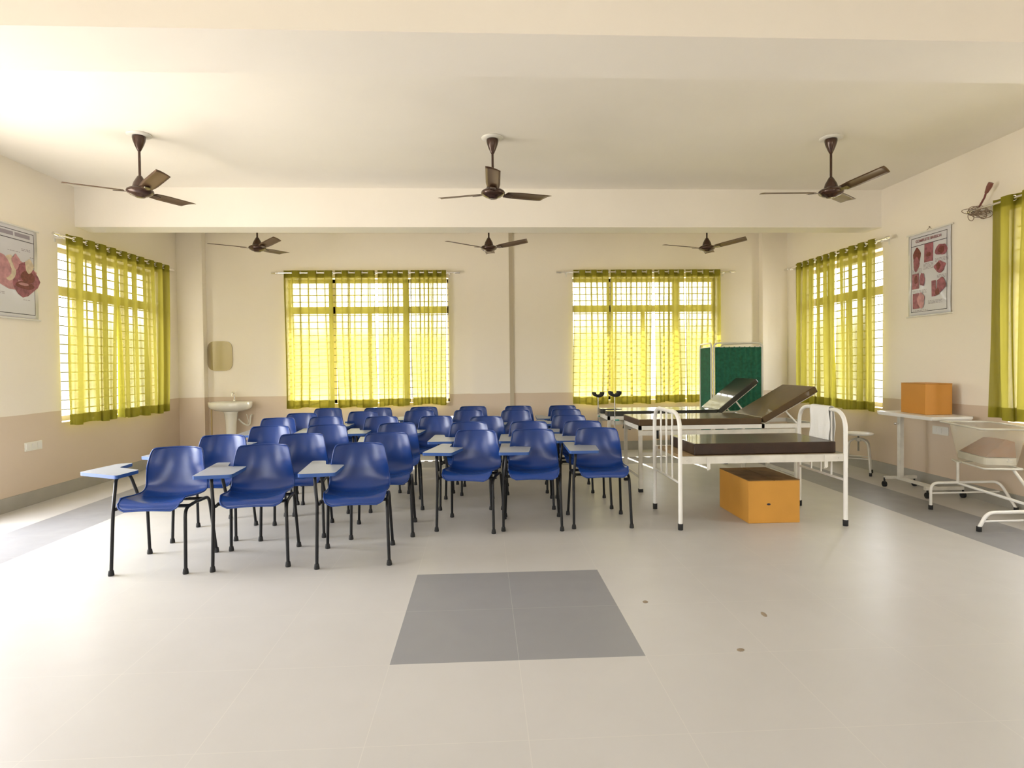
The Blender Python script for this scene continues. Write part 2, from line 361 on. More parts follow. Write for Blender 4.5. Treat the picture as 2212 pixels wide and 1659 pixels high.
def curtain(x0, x1, loc, rz, nf, label, group, seed, zb=.77, skew=0, amp=.045):
    rnd = random.Random(seed); w = x1-x0-.03; h = 2.868-zb
    t = thing('curtain', label, 'curtain', (loc[0]+cos(rz)*(x0+x1)/2, loc[1]+sin(rz)*(x0+x1)/2, zb), rz, group)
    ph = [rnd.uniform(0, 6.28) for _ in range(6)]; k1, k2 = rnd.uniform(.1, .25), rnd.uniform(.1, .22)
    f1, f2 = rnd.uniform(1.2, 2.2), rnd.uniform(2.5, 4)
    def warp(s): return s+.035*sin(2*pi*s*1.5+ph[0])*s*(1-s)*4
    def shape(u, v, off=0):
        s = warp(u); q = 1-v  # q 0 at top
        a = amp*(1+.35*sin(f1*pi*s*2+ph[1])*q)*(1-.12*q)
        p = 2*pi*nf*s+q*(k1*5*sin(2*pi*s*f1*.5+ph[2])+k2*4*sin(3*q+ph[3]))
        x = (s-.5)*w*(1+.02*sin(3*q+ph[4])*q)-(.023+.008*sin(7*s+ph[5]))*(w/nf/.22)*sin(2*p)*(.75+.25*q)+skew*q
        y = a*sin(p)+.012*q*sin(2*pi*s*f2+ph[5]+2*q)
        z = h*v+(.006*sin(p) if v > .97 else 0)+(.012*sin(f1*5*s+ph[1]) if v < .02 else 0)
        return (x, y+off, z)
    nu = int(nf*18); m = MB(); m.grid(shape, nu, 30)
    m.build('cloth', M_CUR, t)
    hb = MB(); hb.grid(lambda u, v: shape(u, v*.055, .004), nu, 3); hb.build('hem', M_CUR, t)
    hb = MB(); hb.grid(lambda u, v: shape(u, .95+v*.05, .004), nu, 3); hb.build('header_band', M_CUR, t)
    zc = RODZ-zb
    for k in range(2*nf):
        tgt = (k+1)/(2*nf)   # where the cloth crosses the rod
        if tgt > .995: tgt = .985
        u = tgt
        for _ in range(12): u -= (warp(u)-tgt)
        x, y, z = shape(u, zc/h)
        sg = 1 if (k+1) % 2 == 0 else -1
        g = MB(); n0 = Vector((1, -sg*.9, 0)).normalized(); t0 = Vector((-n0.y, n0.x, 0))
        g.tube([Vector((x, 0, zc))+(t0*cos(2*pi*j/14)+Vector((0, 0, 1))*sin(2*pi*j/14))*.024 for j in range(14)], .0055, 6, closed=True)
        g.build('grommet', M_CHR, t)
    return t
DY = .1
# back windows
curtain_rod(-3.12, -.43, (0, YB-DY, RODZ), 0, 'chrome rod holding the curtains of the back left window')
curtain_rod(1.28, 3.95, (0, YB-DY, RODZ), 0, 'chrome rod holding the curtains of the back right window')
gB = 'lime green eyelet curtains'
for i, (a, b, nf, zb, nm) in enumerate(((-3.05, -2.28, 3, .745, 'leftmost'), (-2.27, -1.63, 3, .745, 'second from the left'), (-1.62, -1.12, 3, .76, 'third from the left'), (-1.11, -.53, 4, .775, 'rightmost'))):
    curtain(a, b, (0, YB-DY, 0), 0, nf, 'lime green eyelet curtain, %s panel of the back left window' % nm, gB, 11+i, zb)
for i, (a, b, nf, zb, nm) in enumerate(((1.44, 2.02, 3, .74, 'leftmost'), (2.03, 2.72, 4, .745, 'second from the left'), (2.73, 3.23, 3, .76, 'third from the left'), (3.24, 3.82, 3, .76, 'rightmost'))):
    curtain(a, b, (0, YB-DY, 0), 0, nf, 'lime green eyelet curtain, %s panel of the back right window' % nm, gB, 31+i, zb)
# left wall: local x -> +Y, local -y -> +X  => rz=90deg : x->(0,1), y->(-1,0)
curtain_rod(6.74, 9.03, (XL+DY, 0, RODZ), pi/2, 'chrome rod holding the curtains on the left wall')
for i, (a, b, nf, zb, nm) in enumerate(((6.86, 7.72, 4, .77, 'panel nearest the anatomy poster'), (7.73, 8.33, 3, .765, 'middle panel'), (8.34, 8.98, 3, .76, 'panel nearest the corner'))):
    curtain(a, b, (XL+DY, 0, 0), pi/2, nf, 'lime green eyelet curtain on the left wall, %s' % nm, gB, 51+i, zb)
# right wall: rz=-90: x->(0,-1), y->(1,0)
curtain_rod(-9.2, -6.93, (XR-DY, 0, RODZ), -pi/2, 'chrome rod holding the curtains of the right wall by the corner')
for i, (a, b, nf, zb, nm) in enumerate(((-8.98, -8.45, 3, .765, 'panel nearest the back corner'), (-8.44, -7.93, 3, .765, 'middle panel'), (-7.92, -7.10, 4, .76, 'panel nearest the breech poster'))):
    curtain(a, b, (XR-DY, 0, 0), -pi/2, nf, 'lime green eyelet curtain on the right wall, %s' % nm, gB, 71+i, zb)
curtain_rod(-5.62, -3.3, (XR-DY, 0, RODZ), -pi/2, 'chrome rod at the right edge with a wire bundle on its end')
curtain(-5.44, -4.75, (XR-DY, 0, 0), -pi/2, 3, 'lime green eyelet curtain cut off by the right edge above the cot', gB, 91, .83)
curtain(-4.74, -4.1, (XR-DY, 0, 0), -pi/2, 3, 'lime green eyelet curtain just outside the right edge of the view', gB, 92, .83)

# ------------------------------------------------------------------ fans
def make_fan():
    t = thing('ceiling_fan', 'brown three-blade ceiling fan', 'ceiling fan')
    m = MB(); m.lathe([(.10, 0), (.10, -.012), (.06, -.018), (.05, -.018)], n=24); m.build('ceiling_rose', M_WHT, t)
    m = MB(); m.lathe([(.054, -.018), (.055, -.035), (.050, -.06), (.036, -.10), (.02, -.135), (.012, -.15)], n=24); m.build('canopy', M_FAN, t)
    m = MB(); m.tube([(0, 0, -.14), (0, 0, -.40)], .011, 12); m.build('downrod', M_FAN, t)
    m = MB(); m.lathe([(.014, -.365), (.022, -.375), (.036, -.40), (.052, -.43), (.06, -.46), (.064, -.475)], n=24); m.build('motor_cup', M_FAN, t)
    m = MB(); m.lathe([(.062, -.472), (.085, -.478), (.106, -.492), (.110, -.506), (.102, -.522), (.075, -.54), (.045, -.55), (.04, -.556), (.01, -.558)], n=28); m.build('motor_housing', M_FAN, t)
    for k in range(3):
        a = 2*pi*k/3; R = Matrix.Rotation(a, 4, 'Z')
        br = MB(); tl = Matrix.Rotation(rad(-11), 4, 'X')
        def bl(u, v):
            # plan outline: root narrow, widening, tip angled
            x = .135+.455*u; wd = .052+.012*min(1, u*4); x += (.0 if u < .9 else (v-.5)*-.05*(u-.9)*10)
            y = (v-.5)*2*wd; z = .006*(1-(2*v-1)**2)
            return R @ Matrix.Translation((0, 0, -.502+.03*u)) @ tl @ Vector((x, y, z))
        br.grid(bl, 14, 6)
        o = br.build('blade', M_BLADE, t)
        sd = o.modifiers.new('thick', 'SOLIDIFY'); sd.thickness = .003
        ar = MB(); pts = [(.095, -.022), (.13, -.02), (.15, -.03), (.205, -.026), (.205, .026), (.15, .03), (.13, .02), (.095, .022)]
        z0 = -.505
        vs = [R @ Matrix.Translation((0, 0, z0)) @ tl @ Vector((x, y, -.008)) for x, y in pts]+[R @ Matrix.Translation((0, 0, z0)) @ tl @ Vector((x, y, -.003)) for x, y in pts]
        nn = len(pts); ar.add(vs, [tuple(reversed(range(nn))), tuple(range(nn, 2*nn))]+[(i, (i+1) % nn, nn+(i+1) % nn, nn+i) for i in range(nn)])
        ar.build('blade_iron', M_FAN, o)
    return t
fan = make_fan()
FP = [(-3.02, 5.54, 75, 'brown ceiling fan in front of the far beam, nearest the left wall'), (.117, 5.549, 29, 'brown ceiling fan in front of the far beam, middle of three'),
      (3.262, 5.482, 44, 'dark brown ceiling fan in front of the far beam, nearest the right wall'), (-2.943, 8.125, 73, 'brown ceiling fan behind the far beam, above the left back window'),
      (.108, 8.144, 87, 'brown ceiling fan behind the far beam, in the middle'), (3.103, 8.162, 65, 'brown ceiling fan behind the far beam, above the right back window')]
for i, (x, y, a, lb) in enumerate(FP):
    o = fan if i == 0 else copy_tree(fan)
    o.location = (x, y, HC); o.rotation_euler = (0, 0, rad(a)); tag(o, lb, 'ceiling fan', 'brown ceiling fans')

# ------------------------------------------------------------------ chairs
PROF = [(-.262, .440, .150), (-.258, .455, .182), (-.245, .473, .200), (-.20, .482, .208), (-.12, .475, .213), (-.03, .463, .216), (.04, .459, .218), (.09, .463, .219), (.128, .479, .219),
        (.152, .508, .218), (.167, .546, .216), (.177, .592, .212), (.187, .640, .206), (.197, .690, .198), (.209, .738, .190), (.220, .774, .182), (.228, .792, .172), (.231, .800, .158)]
def lerp(a, b, t): return a+(b-a)*t
def shell_fn(u, v):
    t = v*(len(PROF)-1); i = min(int(t), len(PROF)-2); t -= i
    y, z, w = [lerp(PROF[i][k], PROF[i+1][k], t) for k in range(3)]
    s = 2*u-1; x = s*w
    seat = max(0, 1-max(0, (z-.46))/.17) if y > -.2 else .6
    back = min(1, max(0, (z-.455)/.22))
    z += seat*.034*abs(s)**2.6*(.35 if y < -.2 else 1) - (.012*(s*s) if y < -.24 else 0)
    y -= back*.075*abs(s)**2.2
    return (x+.015, y, z)
TAB_STD = [(-.36, -.245), (-.11, -.235), (-.09, .10), (-.23, .135), (-.26, .33), (-.36, .34)]
TAB_IN = [(x+.085, y) for x, y in TAB_STD]
TAB_OUT = [(-.60, .02), (-.24, -.16), (-.215, .075), (-.43, .20), (-.445, .41), (-.54, .38)]
def round_poly(p, r=.025, n=4):
    out = []; m = len(p)
    for i in range(m):
        a, b, c = Vector(p[i-1]), Vector(p[i]), Vector(p[(i+1) % m]); k = min(r, (a-b).length*.45, (c-b).length*.45)
        s, e = b+(a-b).normalized()*k, b+(c-b).normalized()*k
        for j in range(n+1):
            t = j/n; q = s*(1-t)**2+b*2*t*(1-t)+e*t*t; out.append((q.x, q.y))
    return out
def foot(m, x, y): m.lathe([(.013, .036), (.015, .034), (.0165, .026), (.019, .008), (.018, 0)][::-1], (x, y, 0), 12)
def make_chair(kind=0):
    outward = kind == 1
    t = thing('tablet_chair', 'blue shell chair', 'chair')
    m = MB(); m.grid(shell_fn, 18, 32)
    o = m.build('seat_shell', M_BLUE, t)
    sd = o.modifiers.new('thick', 'SOLIDIFY'); sd.thickness = .007; sd.offset = -1
    sb = o.modifiers.new('smooth', 'SUBSURF'); sb.levels = 1; sb.render_levels = 1
    rim = MB(); loop = [shell_fn(0, j/32) for j in range(33)]+[shell_fn(i/18, 1) for i in range(1, 19)]+[shell_fn(1, j/32) for j in range(31, -1, -1)]+[shell_fn(i/18, 0) for i in range(17, 0, -1)]
    rim.tube([(x, y, z-.002) for x, y, z in loop], .0055, 6, closed=True); rim.build('rim', M_BLUE, o)
    R = .0115
    fx, fy = .243, .235
    # right side frame (viewer's right): front leg, rear leg, side rail
    for sx in (1,):
        m = MB(); m.tube(arc_path([(sx*fx, -fy, .01), (sx*(fx-.012), -fy+.035, .435), (sx*(fx-.015), -.05, .442)], .06), R, 10); lg = m.build('leg', M_BLACK, t)
        m = MB(); foot(m, sx*fx, -fy); m.build('rubber_foot', M_RUB, lg)
        m = MB(); m.tube(arc_path([(sx*(fx-.015), -.05, .442), (sx*(fx-.02), fy-.06, .435), (sx*fx, fy, .01)], .06), R, 10); lg = m.build('leg', M_BLACK, t)
        m = MB(); foot(m, sx*fx, fy); m.build('rubber_foot', M_RUB, lg)
    tb = (TAB_STD, TAB_OUT, TAB_IN)[kind]
    ax, ay = (-.30, -.06) if outward else ((-.26, -.17) if kind == 0 else (-.215, -.17))
    bx, by = (-.30, .10) if outward else ((-.27, .10) if kind == 0 else (-.235, .10))
    m = MB(); m.tube(arc_path([(-fx, -fy, .01), (-fx+.004, -fy+.03, .43), (ax, ay, .625), (bx, by, .628), (-fx+.01, .10, .44)], [.0, .03, .04, .05, 0]), R, 10); lg = m.build('leg', M_BLACK, t)
    m = MB(); foot(m, -fx, -fy); m.build('rubber_foot', M_RUB, lg)
    m = MB(); m.tube(arc_path([(-fx+.015, -fy+.04, .435), (-fx+.02, fy-.06, .435), (-fx, fy, .01)], .06), R, 10); lg = m.build('leg', M_BLACK, t)
    m = MB(); foot(m, -fx, fy); m.build('rubber_foot', M_RUB, lg)
    m = MB(); m.tube([(-fx+.01, -.14, .438), (fx-.015, -.14, .438)], R, 10); m.tube([(-fx+.015, .10, .435), (fx-.018, .10, .435)], R, 10)
    m.tube([(-.09, -.14, .442), (-.09, .1, .439)], .008, 8); m.tube([(.09, -.14, .442), (.09, .1, .439)], .008, 8)
    m.build('under_frame', M_BLACK, t)
    m = MB(); rp = round_poly(tb); m.prism(rp, .632, .656, 0, 1); m.build('writing_tablet', [M_TAB, M_TABE], t)
    return t
protos = [make_chair(k) for k in range(3)]
def rowname(i, n):
    o = {1: 'leftmost', n: 'rightmost'}
    return o.get(i, {2: 'second from the left', 3: 'third from the left', 4: 'fourth from the left', 5: 'fifth from the left'}.get(i))
ROWS = [
 ('front', [(-2.25, 4.36, 0, 1), (-1.632, 4.415, 8), (-.925, 4.405, 5.5)]),
 ('second', [(-2.23, 5.11, 2, 1), (-1.56, 5.12, 6), (-.835, 5.09, 4), (-.105, 5.19, -13), (.42, 5.19, -4, 2), (1.005, 5.22, -2, 2)]),
 ('third', [(-2.09, 5.86, 4), (-1.54, 5.90, 7, 2), (-.86, 5.98, 8), (-.16, 5.97, -3), (.44, 5.93, -4, 2), (.985, 5.90, -3, 2)]),
 ('fourth', [(-2.33, 6.81, 3), (-1.81, 6.90, 5, 2), (-1.165, 6.80, 3), (-.555, 6.75, -3), (.02, 6.60, -2, 2), (.945, 6.62, -5)]),
 ('fifth', [(-2.26, 7.47, 2), (-1.53, 7.62, 2), (-.82, 7.65, 3), (-.20, 7.61, -2), (.40, 7.50, -4), (1.045, 7.53, -3)]),
 ('back', [(-2.16, 8.32, 0), (-1.465, 8.28, 1), (-.845, 8.34, -2), (-.16, 8.30, -3), (.475, 8.26, -4), (1.095, 8.23, -3)])]
used = [False]*3
for rn, lst in ROWS:
    for i, c_ in enumerate(lst):
        x, y, a = c_[:3]; k = c_[3] if len(c_) > 3 else 0; src = protos[k]
        o = src if not used[k] else copy_tree(src); used[k] = True
        o.location = (x, y, 0); o.rotation_euler = (0, 0, rad(a))
        tag(o, 'blue shell chair with writing tablet, %s in the %s row' % (rowname(i+1, len(lst)), rn), 'chair', 'blue tablet-arm chairs')

# ------------------------------------------------------------------ front bed
BX0, BX1, BY0, BY1 = 1.625, 3.032, 4.885, 5.62
t = thing('hospital_bed', 'low white tubular bed with flat dark brown mattress, nearest the camera', 'bed', (0, 0, 0))
def hoop(x, name):
    m = MB(); m.tube(arc_path([(x, BY0, .03), (x, BY0, .965), (x, BY1, .965), (x, BY1, .03)], .17, 10), .0175, 12)
    h = m.build(name, M_WHT, t)
    m = MB(); m.tube([(x, BY0, .385), (x, BY1, .385)], .011, 8); m.build('cross_bar', M_WHT, h)
    for q in (.28, .5, .72):
        y = lerp(BY0, BY1, q); m = MB(); m.tube([(x, y, .385), (x, y, .962)], .0085, 8); m.build('slat', M_WHT, h)
    for y in (BY0, BY1):
        m = MB(); m.lathe([(.021, 0), (.022, .05), (.019, .052)], (x, y, 0), 12); m.build('rubber_foot', M_RUB, h)
hoop(BX0, 'foot_end'); hoop(BX1, 'head_end')
for y, s in ((BY0, 1), (BY1, -1)):
    m = MB(); m.box(BX0, BX1, y-.004, y+.004, .545, .605); m.box(BX0, BX1, min(y, y+s*.035), max(y, y+s*.035), .599, .605)
    for x in (BX0+.06, BX0+.10, BX1-.06): m.tube([(x, y-.009, .575), (x, y+.009, .575)], .007, 8)
    m.build('side_rail', M_WHT2, t)
m = MB(); m.box(BX0+.03, BX1-.03, BY0+.01, BY1-.01, .575, .604)
for x in (1.9, 2.33, 2.76): m.box(x-.02, x+.02, BY0+.01, BY1-.01, .548, .575)
m.build('bed_board', M_PLY, t)
m = MB(); m.box(1.765, 2.985, BY0+.06, BY1-.02, .606, .703); bev(m.build('mattress', M_REX, t), .008, 3)
m = MB()
for x in (1.86, 2.86): m.box(x-.014, x+.014, BY0-.012, BY0-.006, .50, .60); m.tube([(x, BY0-.012, .50), (x, BY0+.01, .49)], .008, 8)
m.build('rail_bracket', M_WHT2, t)
# white cloth on the bed head
def cl(u, v):
    y = lerp(5.08, 5.38, u); d = abs(v-.5)*2; s = -1 if v < .5 else 1
    z = .992-max(0, d-.06)*.36; return (BX1+s*(.024*min(1, d*12)+.008*sin(14*u)*d)+.0, y+.01*sin(9*d), z)
m = MB(); m.grid(cl, 20, 24); o = m.build('towel', M_CLOTH); tag(o, 'white cloth hung over the right end of the nearest bed', 'towel')
sd = o.modifiers.new('thick', 'SOLIDIFY'); sd.thickness = .002

# carton helper
def carton(name, label, x0, x1, y0, y1, z0, h, m_out, rz=0, mark=True, group=None):
    cx, cy = (x0+x1)/2, (y0+y1)/2; a, b = (x1-x0)/2, (y1-y0)/2
    t = thing(name, label, 'box', (cx, cy, z0), rz, group)
    m = MB(); m.box(-a, a, -b, b, 0, h-.008); bev(m.build('carton_body', m_out, t), .004, 2)
    for s in (-1, 1):
        m = MB(); m.box(-a, -.003, -b, b, h-.007, h-.002) if s < 0 else m.box(.003, a, -b, b, h-.007, h-.001)
        m.build('top_flap', M_CARD2 if mark else m_out, t)
    if mark:
        m = MB(); m.lathe([(1, 0), (1, .003)], n=14, sx=.016, sy=.009)
        o = m.build('hand_hole', M_INK, t); o.location = (-.05, -b-.001, h*.44); o.rotation_euler = (pi/2, 0, 0)
    return t
carton('carton', 'orange cardboard carton on the floor under the nearest bed', 2.262, 2.712, 5.02, 5.65, 0, .372, M_CARD)

# ------------------------------------------------------------------ examination tables
def exam(label, X0, X1, Y0, Y1, rail0, rail1, top, foldx, tipx, tipz, rex, notch=False, restx=.35):
    t = thing('examination_table', label, 'examination table', (0, 0, 0))
    m = MB(); r = .03
    m.box(X0, X1, Y0, Y0+r, rail0, rail1); m.box(X0, X1, Y1-r, Y1, rail0, rail1); m.box(X0, X0+r, Y0, Y1, rail0, rail1); m.box(X1-r, X1, Y0, Y1, rail0, rail1)
    m.box(foldx, foldx+.03, Y0, Y1, rail0, rail1)
    m.build('top_frame', M_WHT, t)
    for x in (X0+.02, X1-.25):
        for y in (Y0+.02, Y1-.02):
            m = MB(); m.box(x-.018, x+.018, y-.018, y+.018, .03, rail0); lg = m.build('leg', M_WHT2, t)
            m = MB(); m.box(x-.022, x+.022, y-.022, y+.022, 0, .035); m.build('rubber_foot', M_RUB, lg)
    m = MB()
    for y in (Y0+.02, Y1-.02): m.box(X0+.02, X1-.25, y-.008, y+.008, rail0-.06, rail0-.01)
    for x in (X0+.02, X1-.25): m.box(x-.008, x+.008, Y0+.02, Y1-.02, .14, .17)
    m.build('lower_brace', M_WHT2, t)
    zb = rail1
    m = MB()
    if notch:
        ym0, ym1 = lerp(Y0, Y1, .32), lerp(Y0, Y1, .72)
        pl = [(X0, Y0), (foldx, Y0), (foldx, Y1), (X0, Y1), (X0, ym1), (X0+.22, ym1-.02), (X0+.26, (ym0+ym1)/2), (X0+.22, ym0+.02), (X0, ym0)]
        m.prism(round_poly(pl, .03), zb, top)
    else: m.box(X0, foldx, Y0, Y1, zb, top)
    bev(m.build('mattress', rex, t), .01, 3)
    a = math.atan2(tipz-top, tipx-foldx); Ln = sqrt((tipz-top)**2+(tipx-foldx)**2); th = top-zb
    d = Vector((cos(a), 0, sin(a))); nn = Vector((sin(a), 0, -cos(a)))
    p0 = Vector((foldx, 0, top)); vs = []
    for y in (Y0, Y1):
        for q in (p0, p0+d*Ln, p0+d*Ln+nn*th, p0+nn*th*1.0): vs.append((q.x, y, q.z))
    m = MB(); m.add(vs, [(0, 1, 2, 3), (7, 6, 5, 4), (0, 4, 5, 1), (1, 5, 6, 2), (2, 6, 7, 3), (3, 7, 4, 0)])
    bk = bev(m.build('backrest', rex, t), .01, 3)
    for y in (Y0+.03, Y1-.03):
        m = MB(); q = p0+d*(Ln*restx*1.15)+nn*(th+.008); e = Vector((q.x+.13, y, rail1))
        m.tube([(p0.x+nn.x*(th+.006), y, p0.z+nn.z*(th+.006)+.0), (tuple(p0+d*Ln*.95+nn*(th+.008))[0], y, tuple(p0+d*Ln*.95+nn*(th+.008))[2])], .007, 6)
        m.build('backrest_rail', M_WHT, bk); m = MB(); m.tube([(q.x, y, q.z), e], .010, 8); m.build('backrest_strut', M_WHT, bk)
    return t
t2 = exam('white examination table with raised olive brown backrest, right behind the nearest bed', 1.665, 3.65, 6.345, 7.05, .668, .712, .782, 3.008, 3.60, 1.115, M_REX3)
m = MB(); m.box(1.85, 1.875, 6.33, 6.345, .575, .66); m.build('clamp', M_RUB, t2)
t3 = exam('white labour table with notched dark mattress and raised backrest, before the green screen', 1.565, 3.55, 7.46, 8.05, .675, .722, .786, 2.975, 3.46, 1.175, M_REX2, True)
for (x, y, zt, lb) in ((1.592, 8.02, .985, 'black padded leg rest on a thin pole, farther one of the labour table'), (1.683, 7.44, 1.01, 'black padded leg rest on a thin pole, nearer one of the labour table')):
    pass
def stirrup(x, y, zt):
    m = MB(); m.tube([(x, y, .35), (x, y, zt-.03)], .0075, 8); st = m.build('stirrup_pole', M_CHR, t3)
    def pad(u, v):
        a = (u-.5)*pi*1.1; return (x+.055*sin(a), y-.07+.14*v, zt+.03-.045*cos(a))
    p = MB(); p.grid(pad, 12, 4); o = p.build('leg_pad', M_RUB, st); s_ = o.modifiers.new('thick', 'SOLIDIFY'); s_.thickness = .034; s_.offset = 0
    m = MB(); m.box(x-.013, x+.013, y-.016, y+.016, .665, .70); m.build('clamp', M_WHT, st)
    m = MB(); m.tube([(x, y-.02, .68), (x+.035, y-.04, .68)], .007, 8); m.lathe([(.016, -.004), (.016, .008)], (x+.03, y-.04, .68), 6); m.build('knob', M_TEAL, st)
stirrup(1.550, 8.01, .965); stirrup(1.645, 7.42, 1.0)
m = MB(); m.box(1.76, 1.86, 7.44, 7.455, .56, .672, rot=Matrix.Rotation(rad(12), 3, 'Y')); m.build('drain_tray', M_RUB, t3)

# ------------------------------------------------------------------ folding screen
t = thing('folding_screen', 'three-panel folding screen with green cloth beside the back right window', 'folding screen', (0, 0, 0))
def panel(p, q, nm):
    p, q = Vector((*p, 0)), Vector((*q, 0)); d = (q-p).normalized(); nrm = Vector((-d.y, d.x, 0)); m = MB()
    a, b = p+d*.008, q-d*.008
    m.tube(arc_path([a+Vector((0, 0, .06)), a+Vector((0, 0, 1.655)), b+Vector((0, 0, 1.655)), b+Vector((0, 0, .06))], .07, 8), .012, 10)
    for z in (.36, 1.60): m.tube([a+Vector((0, 0, z)), b+Vector((0, 0, z))], .006, 6)
    fr = m.build('panel_frame', M_WHT, t)
    for e in (a, b):
        k = MB(); k.lathe([(.018, 0), (.02, .02), (.018, .06), (.012, .062)], (e.x, e.y, 0), 10); k.build('castor', M_RUB, fr)
    w = (b-a).length-.04
    def f(u, v):
        c = a+d*(.02+w*u)+nrm*(.006*sin(2*pi*u*9))+Vector((0, 0, .35+1.255*v)); return tuple(c)
    m = MB(); m.grid(f, 72, 6); o = m.build('panel_cloth', M_GREEN, fr)
panel((3.245, 8.32), (3.965, 8.32), 1); panel((3.225, 8.33), (3.31, 9.0), 2); panel((3.955, 8.345), (3.60, 8.93), 3)

# ------------------------------------------------------------------ washbasin, mirror
t = thing('washbasin', 'white pedestal washbasin against the back wall in the left corner', 'washbasin', (-3.81, YB-.045, 0))
def basin(z, w, dpt, n=28):
    pts = []
    for j in range(n):
        a = 2*pi*j/n; x = w*abs(cos(a))**.7*(1 if cos(a) >= 0 else -1); y = -dpt/2-dpt/2*abs(sin(a))**.8*(1 if sin(a) >= 0 else -1)
        pts.append((x, min(y, -.001), z))
    return pts
rings = [basin(.715, .14, .26), basin(.735, .22, .34), basin(.77, .29, .40), basin(.80, .305, .42), basin(.862, .31, .425), basin(.868, .30, .41)]
def inset(pts, s, z, dy): return [(x*s, (y+.21)*s-.21+dy, z) for x, y, _ in pts]
rings += [inset(rings[-1], .86, .862, -.02), inset(rings[-1], .7, .80, -.02), inset(rings[-1], .35, .765, -.02)]
m = MB(); N = 28; vs = [p for r_ in rings for p in r_]
m.add(vs, [(i*N+j, i*N+(j+1) % N, (i+1)*N+(j+1) % N, (i+1)*N+j) for i in range(len(rings)-1) for j in range(N)]+[tuple((len(rings)-1)*N+j for j in range(N)), tuple(reversed(range(N)))], 0, True)
m.build('basin', M_CER, t)
m = MB(); m.lathe([(.10, 0), (.098, .03), (.078, .10), (.072, .35), (.078, .55), (.095, .69), (.11, .72)], (0, -.2, 0), 20); m.build('pedestal', M_CER, t)
m = MB(); m.tube(arc_path([(0, -.06, .865), (0, -.06, 1.0), (0, -.15, 1.0), (0, -.15, .95)], .05), .011, 8); m.lathe([(.025, 0), (.022, .02), (.012, .03)], (0, -.06, .865), 12); m.box(-.03, .03, -.07, -.055, 1.0, 1.012); m.build('tap', M_CHR, t)
m = MB(); m.tube(arc_path([(.09, -.15, .60), (.15, -.12, .52), (.22, -.05, .48), (.22, -.02, .62), (.24, -.01, .66)], .06), .011, 8); m.lathe([(.028, 0), (.028, .01)], (.23, -.03, .64), 12); m.tube([(.16, -.02, .66), (.20, -.05, .56), (.18, -.02, .50)], .007, 6); m.build('waste_hose', M_PLAS, t)
m = MB(); m.tube(arc_path([(-.305, -.16, 0), (-.305, -.16, .80), (-.24, -.16, .80)], .03), .012, 8); o = m.build('supply_pipe', M_PIPE, t)
m = MB(); rp = round_poly([(-.19, -.23), (.19, -.23), (.19, .23), (-.19, .23)], .13, 6); m.prism(rp, 0, .012)
o = m.build('wall_mirror', M_MIRROR); o.location = (-4.055, YB-.001, 1.565); o.rotation_euler = (pi/2, 0, 0); tag(o, 'rounded mirror on the wall above the washbasin', 'mirror')

# ------------------------------------------------------------------ sockets
def socket(x, y, z, rz, w, lb):
    t = thing('switch_plate', lb, 'socket', (x, y, z), rz)
    m = MB(); m.box(-w/2, w/2, -.012, 0, -.045, .045); bev(m.build('plate', M_PLAS, t), .003)
    for i in range(3):
        m = MB(); c0 = -w/2+w*(i+.5)/3; m.box(c0-w*.12, c0+w*.12, -.017, -.01, -.028, .028); m.build('switch' if i else 'socket_face', M_WHT, t)
socket(XL, 6.415, .60, pi/2, .235, 'white switch plate low on the left wall under the anatomy poster')
socket(XR, 6.18, .63, -pi/2, .22, 'white switch plate on the right wall under the overbed table')

